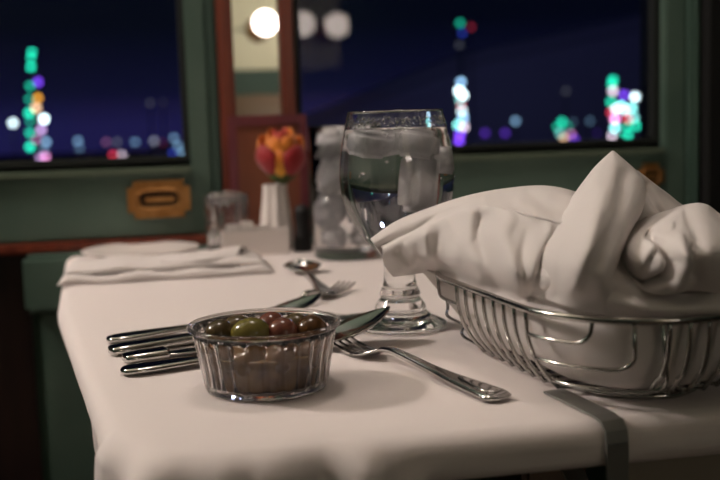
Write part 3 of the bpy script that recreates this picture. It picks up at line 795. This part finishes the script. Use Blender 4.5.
# menu board, vase with rose, caddy, sugar box, shaker
ym = YW-.034
mb = thing('menu_board', 'standing maroon menu board with lighter panel behind the rose', 'menu', ((.1), ym, Z0))
x0, x1 = W(231, 200, ym).x, W(309, 200, ym).x; zt_ = W(270, 115, ym).z
fr = NB()
for a, b in (((x0, ym-.006, Z0+.0005), (x0+.011, ym+.002, zt_)), ((x1-.011, ym-.006, Z0+.0005), (x1, ym+.002, zt_)), ((x0+.011, ym-.006, zt_-.013), (x1-.011, ym+.002, zt_)), ((x0+.011, ym-.006, Z0+.0005), (x1-.011, ym+.002, Z0+.014))): box(fr, a, b, .001)
obj('cover_border', fr, M['menu'], mb, False)
obj('panel', bx((x0+.011, ym-.003, Z0+.014), (x1-.011, ym+.001, zt_-.013)), M['menuin'], mb, False)
vb = Vector((T(277, 249).x, 1.285, Z0)); vb.x = W(277, 240, 1.285).x
vt = thing('bud_vase', 'slim white vase holding a red and yellow rose', 'vase', vb)
VH = W(277, 184, 1.285).z-Z0
vp = [(.0165, .001), (.0185, .006), (.0200, VH*.2), (.0182, VH*.5), (.0148, VH*.85), (.0146, VH*.97), (.0150, VH)]
def sq(th, i): return 1+.07*math.cos(8*th)
vo = NB(); pr = smooth_prof(vp, 5)
lathe(vo, vb, [(0, .001)]+pr+[(.0125, VH), (.0122, VH*.8), (.013, VH*.5), (0, VH*.45)], 64, sq)
obj('vase_body', vo, M['porcelain'], vt)
RC = Vector((W(281, 150, 1.285).x, vb.y, W(279, 152, 1.285).z))
def petal_mat(name, base, edge, lo, hi):
    m = mat(name, base, .6, sheen=.3); nt = m.node_tree; n = nt.nodes; b = n['Principled BSDF']
    tcn = n.new('ShaderNodeTexCoord'); sp = n.new('ShaderNodeSeparateXYZ'); r = n.new('ShaderNodeValToRGB'); nz = n.new('ShaderNodeTexNoise'); ad = n.new('ShaderNodeMath'); mu = n.new('ShaderNodeMath')
    nz.inputs['Scale'].default_value = 4; mu.operation = 'MULTIPLY'; mu.inputs[1].default_value = .35
    e = r.color_ramp.elements; e[0].position = lo; e[0].color = (*base, 1); e[1].position = hi; e[1].color = (*edge, 1)
    l = nt.links; l.new(tcn.outputs['Generated'], sp.inputs[0]); l.new(tcn.outputs['Generated'], nz.inputs['Vector']); l.new(nz.outputs['Fac'], mu.inputs[0])
    l.new(sp.outputs['Z'], ad.inputs[0]); l.new(mu.outputs[0], ad.inputs[1]); l.new(ad.outputs[0], r.inputs['Fac']); l.new(r.outputs['Color'], b.inputs['Base Color'])
    return m
M['pet_y'] = petal_mat('yellow petal with orange tip', (.78, .36, .025), (.72, .20, .015), .5, 1.1)
M['pet_r'] = petal_mat('red petal with yellow edge', (.34, .006, .010), (.55, .12, .02), 1.0, 1.35)
M['pet_c'] = petal_mat('orange petal with red tip', (.7, .28, .03), (.5, .04, .02), .6, 1.1)
M['stemg'] = mat('rose stem green', (.07, .10, .02), .5)
rs = thing('rose', 'red and yellow rose standing in the slim white vase', 'flower', RC)
def petal(ang, r0, r1, h0, h1, width, curl, m, lab=None):
    g = []
    for i in range(13):
        u = -1+2*i/12; row = []
        for j in range(11):
            v = j/10; rad = r0+(r1-r0)*math.sin(v*math.pi*.76); wd = width*(.40+.60*math.sin(math.pi*min(v*.72+.08, .56)))
            th = ang+u*wd; cur = curl*max(0, v-.55)**2*2
            rr = rad+cur-.10*rad*u*u; hh = h0+(h1-h0)*v-.011*u*u*v*v-cur*.5
            row.append(RC+Vector((rr*math.cos(th), rr*math.sin(th), hh)))
        g.append(row)
    o = obj('petal', grid_mesh(NB(), g), m, rs, label=lab); solidify(o, .0008); return o
va = -math.pi/2-yaw*-0.0
fr_ = math.atan2(-Fw.y, -Fw.x)
for k, (da, r0, r1, h0, h1, wd, cu, m) in enumerate((
    (-.85, .011, .033, -.034, .012, .66, .008, 'pet_r'), (.85, .011, .033, -.034, .010, .70, .010, 'pet_r'), (.0, .010, .028, -.036, .004, .40, .004, 'pet_y'),
    (2.2, .010, .031, -.030, .022, .8, .010, 'pet_y'), (-2.2, .010, .031, -.030, .024, .8, .010, 'pet_y'), (3.14, .010, .030, -.030, .026, .8, .006, 'pet_y'),
    (-.45, .007, .023, -.026, .020, .85, .004, 'pet_y'), (.75, .007, .022, -.026, .022, .85, .004, 'pet_y'), (2.4, .006, .020, -.02, .030, .9, .002, 'pet_y'), (-2.3, .006, .020, -.02, .030, .9, .002, 'pet_y'),
    (.2, .004, .013, -.015, .026, 1.1, .0, 'pet_c'), (2.3, .003, .010, -.015, .031, 1.2, .0, 'pet_c'), (-1.9, .003, .010, -.015, .030, 1.2, .0, 'pet_c'))):
    petal(fr_+da, r0, r1, h0, h1, wd, cu, M[m])
obj('sepal', lathe(NB(), RC, [(0, -.040), (.006, -.039), (.014, -.034), (.019, -.027), (.016, -.026), (0, -.030)], 24), M['stemg'], rs)
obj('stem', cyl(NB(), (RC.x, RC.y, Z0+VH*.52), (RC.x, RC.y, RC.z-.039), .0022), M['stemg'], rs)
# cut glass jar
jx0, jx1 = W(205, 230, 1.325).x, W(250, 230, 1.325).x; jr = (jx1-jx0)/2; jb_ = Vector(((jx0+jx1)/2, 1.318, Z0)); jh = W(228, 194, 1.318).z-Z0
jt = thing('cut_glass_jar', 'blurred cut glass jar with an added glinting rim left of the menu board', 'jar', jb_)
def cut(th, i): return (1+.045*math.cos(16*th)) if i not in (0,) else 1
jp = [(0, .001), (jr*.86, .001), (jr*.92, .004), (jr*.92, jh*.5), (jr*.94, jh*.97), (jr*.90, jh), (jr*.80, jh), (jr*.78, jh*.5), (jr*.76, .009), (0, .008)]
obj('jar_wall', lathe(NB(), jb_, jp, 96, cut), M['glass'], jt)
jq = [(jr*.80, jh+.0002), (jr*.92, jh+.0002), (jr*.93, jh+.0012), (jr*.86, jh+.0018), (jr*.80, jh+.0012), (jr*.80, jh+.0002)]
jm = NB(); lathe(jm, jb_, jq, 48); bmesh.ops.remove_doubles(jm, verts=jm.verts, dist=1e-6); obj('rim', jm, M['wire'], jt, label='metal ring added for the glints on the jar')  # metal ring added to give the glass its bright specks
# white sugar box with packets
sy = 1.262; sx0, sx1 = W(221, 240, sy).x, W(287, 240, sy).x; sh = W(255, 229, sy).z-Z0
sb = thing('sugar_caddy', 'low white rectangular caddy holding packets in front of the vase', 'caddy', ((sx0+sx1)/2, sy, Z0))
sm = NB()
for a, b in (((sx0, sy-.018, Z0+.0006), (sx1, sy-.015, Z0+sh)), ((sx0, sy-.015, Z0+.0006), (sx0+.003, sy-.006+.004, Z0+sh)), ((sx1-.003, sy-.015, Z0+.0006), (sx1, sy-.002, Z0+sh)), ((sx0, sy-.002, Z0+.0006), (sx1, sy+.001, Z0+sh)), ((sx0+.003, sy-.015, Z0+.0006), (sx1-.003, sy-.002, Z0+.003))): box(sm, a, b)
obj('tray', sm, M['porcelain'], sb, False)
pk = ['white paper packet at the left end of the low white caddy', 'white paper packet left of the middle in the low white caddy', 'white paper packet in the middle of the low white caddy', 'white paper packet at the right end of the low white caddy']
for k in range(4):
    xx = sx0+.006+k*(sx1-sx0-.012)/4; w_ = (sx1-sx0-.012)/4-.001
    tag(obj('sugar_packet', bx((xx, sy-.012+.001*k, Z0+.0032), (xx+w_, sy-.009+.001*k, Z0+sh+(.008, .011, .005, .002)[k]), .0008), M['paper'], None, False), pk[k], 'packet', 'packets in the white caddy')
# black pepper shaker
kb = Vector((W(303, 240, 1.262).x, 1.262, Z0)); kh = W(303, 204, 1.262).z-Z0
ks = thing('pepper_mill', 'small black pepper mill between the vase and the far water glass', 'mill', kb)
obj('mill_body', lathe(NB(), kb, [(0, .0006)]+smooth_prof([(.0105, .0006), (.0115, .004), (.0095, kh*.35), (.0085, kh*.6), (.0098, kh*.76)], 5)+[(0, kh*.76)], 32), M['black'], ks)
obj('mill_cap', lathe(NB(), kb, [(0, kh*.762), (.0085, kh*.762), (.0100, kh*.85), (.0070, kh*.97), (0, kh)], 32), M['black'], ks)
# tall tumbler of ice water
ub = Vector((W(347, 240, 1.185).x, 1.185, Z0)); uh = W(345, 125, 1.185).z-Z0; ur = abs(W(347, 200, 1.185).x-W(311.5, 200, 1.185).x)*.985
ut = thing('water_tumbler', 'blurred tall tumbler of ice water behind the near goblet', 'glass', ub)
obj('tumbler_wall', lathe(NB(), ub, [(0, .0006), (ur*.88, .0006), (ur*.93, .003), (ur*.95, .02), (ur, uh-.001), (ur*.985, uh), (ur*.965, uh-.001), (ur*.91, .02), (ur*.87, .011), (0, .010)], 64), M['glass'], ut)
uw = obj('water', lathe(NB(), ub, [(0, .0098), (ur*.872, .0108), (ur*.915, .02), (ur*.958, uh*.86), (0, uh*.86)], 64), M['water']); tag(uw, 'water filling the tall blurred tumbler', 'water')
def uic(a, b, h): return ub+Vector((a, b, h))
for k, (a, b, h, sz, lb) in enumerate(((-.019, -.010, .124, .031, 'top left'), (.017, -.012, .121, .031, 'top right'), (-.001, .019, .122, .029, 'top back'), (-.016, -.012, .088, .033, 'upper middle left'), (.019, -.008, .086, .032, 'upper middle right'), (.001, .020, .089, .028, 'upper middle back'), (-.019, -.008, .052, .032, 'lower left'), (.016, -.012, .050, .032, 'lower right'), (-.014, -.010, .0255, .024, 'bottom left'), (.015, -.008, .0255, .024, 'bottom right'))):
    ice(uic(a, b, h), (sz, sz*.9, sz*.95), (.2*k, .1, .4*k), 'cloudy ice cube at the %s of the blurred tumbler' % lb, 'ice cubes in the far tumbler')

# ------------------------------------------------------------------ outside: night, bank in place of a pane reflection, strings of lights
GZ = -1.0
struct('ground', bx((-60, YW+.5, GZ-.2), (60, 80, GZ)), M['ground'])
hb = NB()
pr = []
for (px, py) in ((150, 155), (250, 140), (330, 118), (390, 95), (440, 76), (490, 60), (560, 46), (650, 27), (720, 12), (900, -30)): pr.append(W(px, py, 34.))
g = [[Vector((p.x, 33, GZ)), Vector((p.x, 33.4, p.z*.4)), Vector((p.x, 34, p.z-.3)), Vector((p.x, 34.4, p.z)), Vector((p.x, 38, p.z+.2)), Vector((p.x, 60, GZ))] for p in pr]
hl_ = obj('glare_bank', grid_mesh(hb, patch_pts(g, 60, 40)), M['glare']); hl_['kind'] = 'structure'  # added bank, stands in for the ceiling's reflection in the right pane
PAL = {'teal': (.02, 1., .62), 'purple': (.22, .06, 1.), 'orange': (1., .42, .03), 'white': (.75, .95, 1.), 'lilac': (.8, .5, 1.), 'pink': (1., .35, .75), 'sky': (.35, .65, 1.), 'red': (1., .05, .10),
       'pale': (.95, .75, .9), 'blue': (.05, .10, 1.), 'cyan': (.3, 1., .95), 'peach': (1., .6, .35), 'grey': (.6, .62, .75), 'cream': (1., .9, .7)}
def bulb(px, py, Y, colname, rpx, s, parent, name='bulb'):
    p = W(px, py, Y); dd = (p-O).dot(Fw); r = rpx*.66/FPX*dd; s = round(s*1.8, 2)
    mm = bulb_mat('%s %.2f' % (colname, s), PAL[colname], s)
    return obj(name, sphere(NB(), p, r, seg=14, rings=9), mm, parent), p
def light_tree(label, Y, lst, gain=1.):
    xs = [W(a[0], a[1], Y) for a in lst]; cx = sum(p.x for p in xs)/len(xs); top = max(p.z for p in xs)
    t = thing('light_tree', label, 'lit tree', (cx, Y, GZ), 'trees wrapped in coloured lights')
    obj('trunk', cyl(NB(), (cx, Y+.18, GZ), (cx, Y+.18, top), .07, .03), M['pole'], t)
    for a in lst:
        bulb(a[0], a[1], Y, a[2], a[3] if len(a) > 3 else 4.2, (a[4] if len(a) > 4 else 1.)*gain, t)
light_tree('tall slim tree wrapped in teal and purple lights beyond the left window', 15., [
 (32, 52, 'teal', 3.6), (31, 58, 'teal', 3.2), (31, 67, 'teal', 4), (38, 82, 'purple', 4.4), (30, 86, 'teal', 3.6, .6), (38, 98, 'orange', 4), (29, 99, 'teal', 3, .6), (36, 108, 'peach', 4.6, 1.2), (29, 113, 'teal', 4.4), (30, 121, 'teal', 3, .5),
 (44, 119, 'white', 4.6, 2.6), (41, 130, 'lilac', 4.4, .9), (30, 133, 'teal', 4, .7), (36, 140, 'pink', 3.4, .5), (30, 147, 'teal', 4.4), (46, 142, 'sky', 4, .7), (44, 150, 'sky', 3, .4), (45, 157, 'pink', 4.4, .9), (40, 158, 'lilac', 3.5, .6)], 1.6)
light_tree('slender tree of white and violet lights right of the goblet', 15.5, [
 (461, 82, 'sky', 4.2, 1.2), (459, 91, 'white', 4.6, 2.6), (463, 95, 'white', 4.4, 2.4), (460, 100, 'cyan', 3.6, 1.), (461, 104.5, 'red', 2.6, 1.2), (462, 111, 'white', 4.2, 1.4), (463, 118, 'sky', 4.4, 1.4), (458, 125, 'cyan', 4.4, 1.4), (464, 127, 'pale', 4, 1.4), (460, 134, 'purple', 4.4, 1.4), (459, 141, 'purple', 4.4, 1.3), (458, 148, 'purple', 4.2, 1.1)], 1.6)
light_tree('short bush of teal and pink lights in the middle of the right window', 14.5, [
 (562, 122, 'teal', 4.6), (557, 127, 'teal', 3.6, .7), (568, 126, 'teal', 3.2, .5), (560, 133, 'cyan', 4, .8), (564, 138, 'peach', 4.2, 1.), (571, 134, 'pink', 3.4, .8), (574, 139, 'purple', 4.2, .8), (572, 145, 'lilac', 4, .9), (560, 146, 'teal', 4.4), (567, 148, 'red', 3, .6), (563, 143, 'cream', 3.2, .6)])
light_tree('broad tree of teal white and pink lights at the right end of the window', 14., [
 (613, 80, 'teal', 4.2, 1.), (612, 84, 'teal', 4.2, .9), (613, 91, 'pale', 4.6, 1.1), (624, 95, 'purple', 4.4, 1.1), (635, 97, 'white', 4.4, 2.2), (611, 102, 'teal', 4.2, .9), (621, 106, 'cyan', 4.4, 2.), (632, 108, 'cyan', 4.4, 1.6), (616, 109, 'white', 4.2, 1.8), (625, 110, 'white', 4, 1.8), (611, 112, 'red', 3.4, 1.), (615, 119, 'pink', 4.6, 2.), (628, 119, 'red', 4., 1.1), (634, 118, 'cyan', 4, 1.2), (636, 126, 'teal', 4, 1.), (615, 128, 'cyan', 4.6, 1.7), (627, 127, 'teal', 3.8, .8), (612, 136, 'pale', 3.6, 1.2), (628, 135, 'teal', 4, 1.), (611, 143, 'pink', 4.4, 1.7), (622, 141, 'teal', 4.4, 1.), (627, 147, 'red', 4.2, 1.2), (637, 144, 'blue', 4.4, 1.2), (619, 148, 'cyan', 3.4, .8)], 1.5)
yl = [(13, 123, 'white', 4.4, 2.6, 'bright white light standing alone left of the tall teal tree'),
 (78, 141, 'sky', 4, .62, 'pale blue upright light second from the left window edge'), (79, 148, 'sky', 3.8, .5, 'pale blue lower half of the upright light right of the teal tree'),
 (106, 142, 'pink', 3.2, .30, 'dim pink light above the red ones beyond the left window'), (117, 142, 'grey', 3.4, .22, 'dim grey light right of the dim pink one'), (135, 142, 'sky', 3.6, .5, 'small sky blue light in the middle of the left window row'),
 (154, 141, 'grey', 3.8, .5, 'pale lilac light left of the blue streak'), (163, 143, 'red', 2.6, .12, 'faint red light left of the blue streak'),
 (174, 138, 'sky', 3.6, .6, 'top light of the pale blue streak by the window post'), (178, 146, 'sky', 3.6, .7, 'middle light of the pale blue streak by the window post'), (182, 153, 'sky', 3.6, .7, 'lowest light of the pale blue streak by the window post'), (173, 153, 'blue', 3.6, .6, 'deep blue light under the pale blue streak'), (187, 141, 'grey', 2.8, .25, 'dim light touching the left window post'),
 (113, 155, 'red', 3.6, 1.1, 'red light low in the left window'), (122, 155, 'pale', 3.6, 1., 'pinkish white light beside the low red one'),
 (150, 103, 'grey', 3.2, .10, 'faint grey light high above the row in the left window'), (163, 102, 'grey', 2.4, .05, 'faintest grey light high in the left window'), (185, 77, 'cream', 4, .55, 'cream light standing in for a lamp reflection at the upper right of the left window'),  # the cream entry is added in place of a lamp's reflection
 (460, 23, 'teal', 4., .55, 'teal light at the top above the white and violet tree'), (471, 27, 'red', 3.4, .28, 'dim red light at the top right of the goblet'), (462, 33, 'blue', 3.6, .5, 'blue light below the high teal one'), (460, 45, 'grey', 3.4, .22, 'dim grey light below the high blue one'),
 (485, 133, 'purple', 4.2, .40, 'violet light right of the white and violet tree'), (505, 133, 'purple', 4., .45, 'violet blue light second right of the white and violet tree'), (515.5, 121, 'sky', 4., .75, 'sky blue light between the slender tree and the teal bush'), (486, 149, 'peach', 3, .06, 'very dim light low beside the slender tree'),
 (566, 91, 'grey', 3.4, .10, 'faint light above the teal bush'), (590, 121, 'sky', 3.6, .22, 'dim blue light between the teal bush and the broad tree'), (597, 133, 'purple', 3.2, .10, 'faint violet light left of the broad tree'), (573, 122, 'sky', 3, .18, 'dim light at the upper right of the teal bush')]
for i, (px, py, cn, rp_, s, lb) in enumerate(yl):
    Y = 16.+.11*i; p = W(px, py, Y)
    t = thing('lamp_post', lb, 'outdoor light', (p.x, Y, GZ), 'scattered lights outside the windows')
    o, p = bulb(px, py, Y, cn, rp_, s, t)
    obj('post', cyl(NB(), (p.x, Y+.02, GZ), (p.x, Y+.02, p.z-.02), .012, .012, 8), M['pole'], t)

def plight(name, loc, e, col, r):
    l = bpy.data.lights.new(name, 'POINT'); l.energy = e; l.color = col; l.shadow_soft_size = r
    o = bpy.data.objects.new(name, l); o.location = loc; C.objects.link(o)
plight('bank_fill', (9, 22, 6), 190, (.6, .65, 1.), .4)  # added fill light, no visible source, brightens the bank
plight('bank_fill', (-1, 22, 3), 60, (.4, .4, 1.), .4)  # second added fill, bluer, for the glow low in the windows
# sky: deep navy, bluer near the horizon
w = bpy.data.worlds.new('night'); S.world = w; w.use_nodes = True; nt = w.node_tree; n = nt.nodes; bg = n['Background']
tcn = n.new('ShaderNodeTexCoord'); sp = n.new('ShaderNodeSeparateXYZ'); r = n.new('ShaderNodeValToRGB')
nt.links.new(tcn.outputs['Generated'], sp.inputs[0]); nt.links.new(sp.outputs['Z'], r.inputs['Fac']); nt.links.new(r.outputs['Color'], bg.inputs['Color'])
e = r.color_ramp.elements; e[0].position = 0.; e[0].color = (.0105, .0095, .058, 1); e[1].position = .09; e[1].color = (.0010, .0016, .0062, 1)
k3 = r.color_ramp.elements.new(.030); k3.color = (.0038, .0040, .021, 1)
bg.inputs['Strength'].default_value = 1.
# ------------------------------------------------------------------ view
S.view_settings.view_transform = 'Standard'; S.view_settings.look = 'None'; S.view_settings.gamma = 1; S.view_settings.use_curve_mapping = False
S.view_settings.exposure = .06
cy = S.cycles
cy.max_bounces = 16; cy.transmission_bounces = 14; cy.glossy_bounces = 6; cy.transparent_max_bounces = 12
cy.sample_clamp_indirect = 40; cy.use_denoising = True
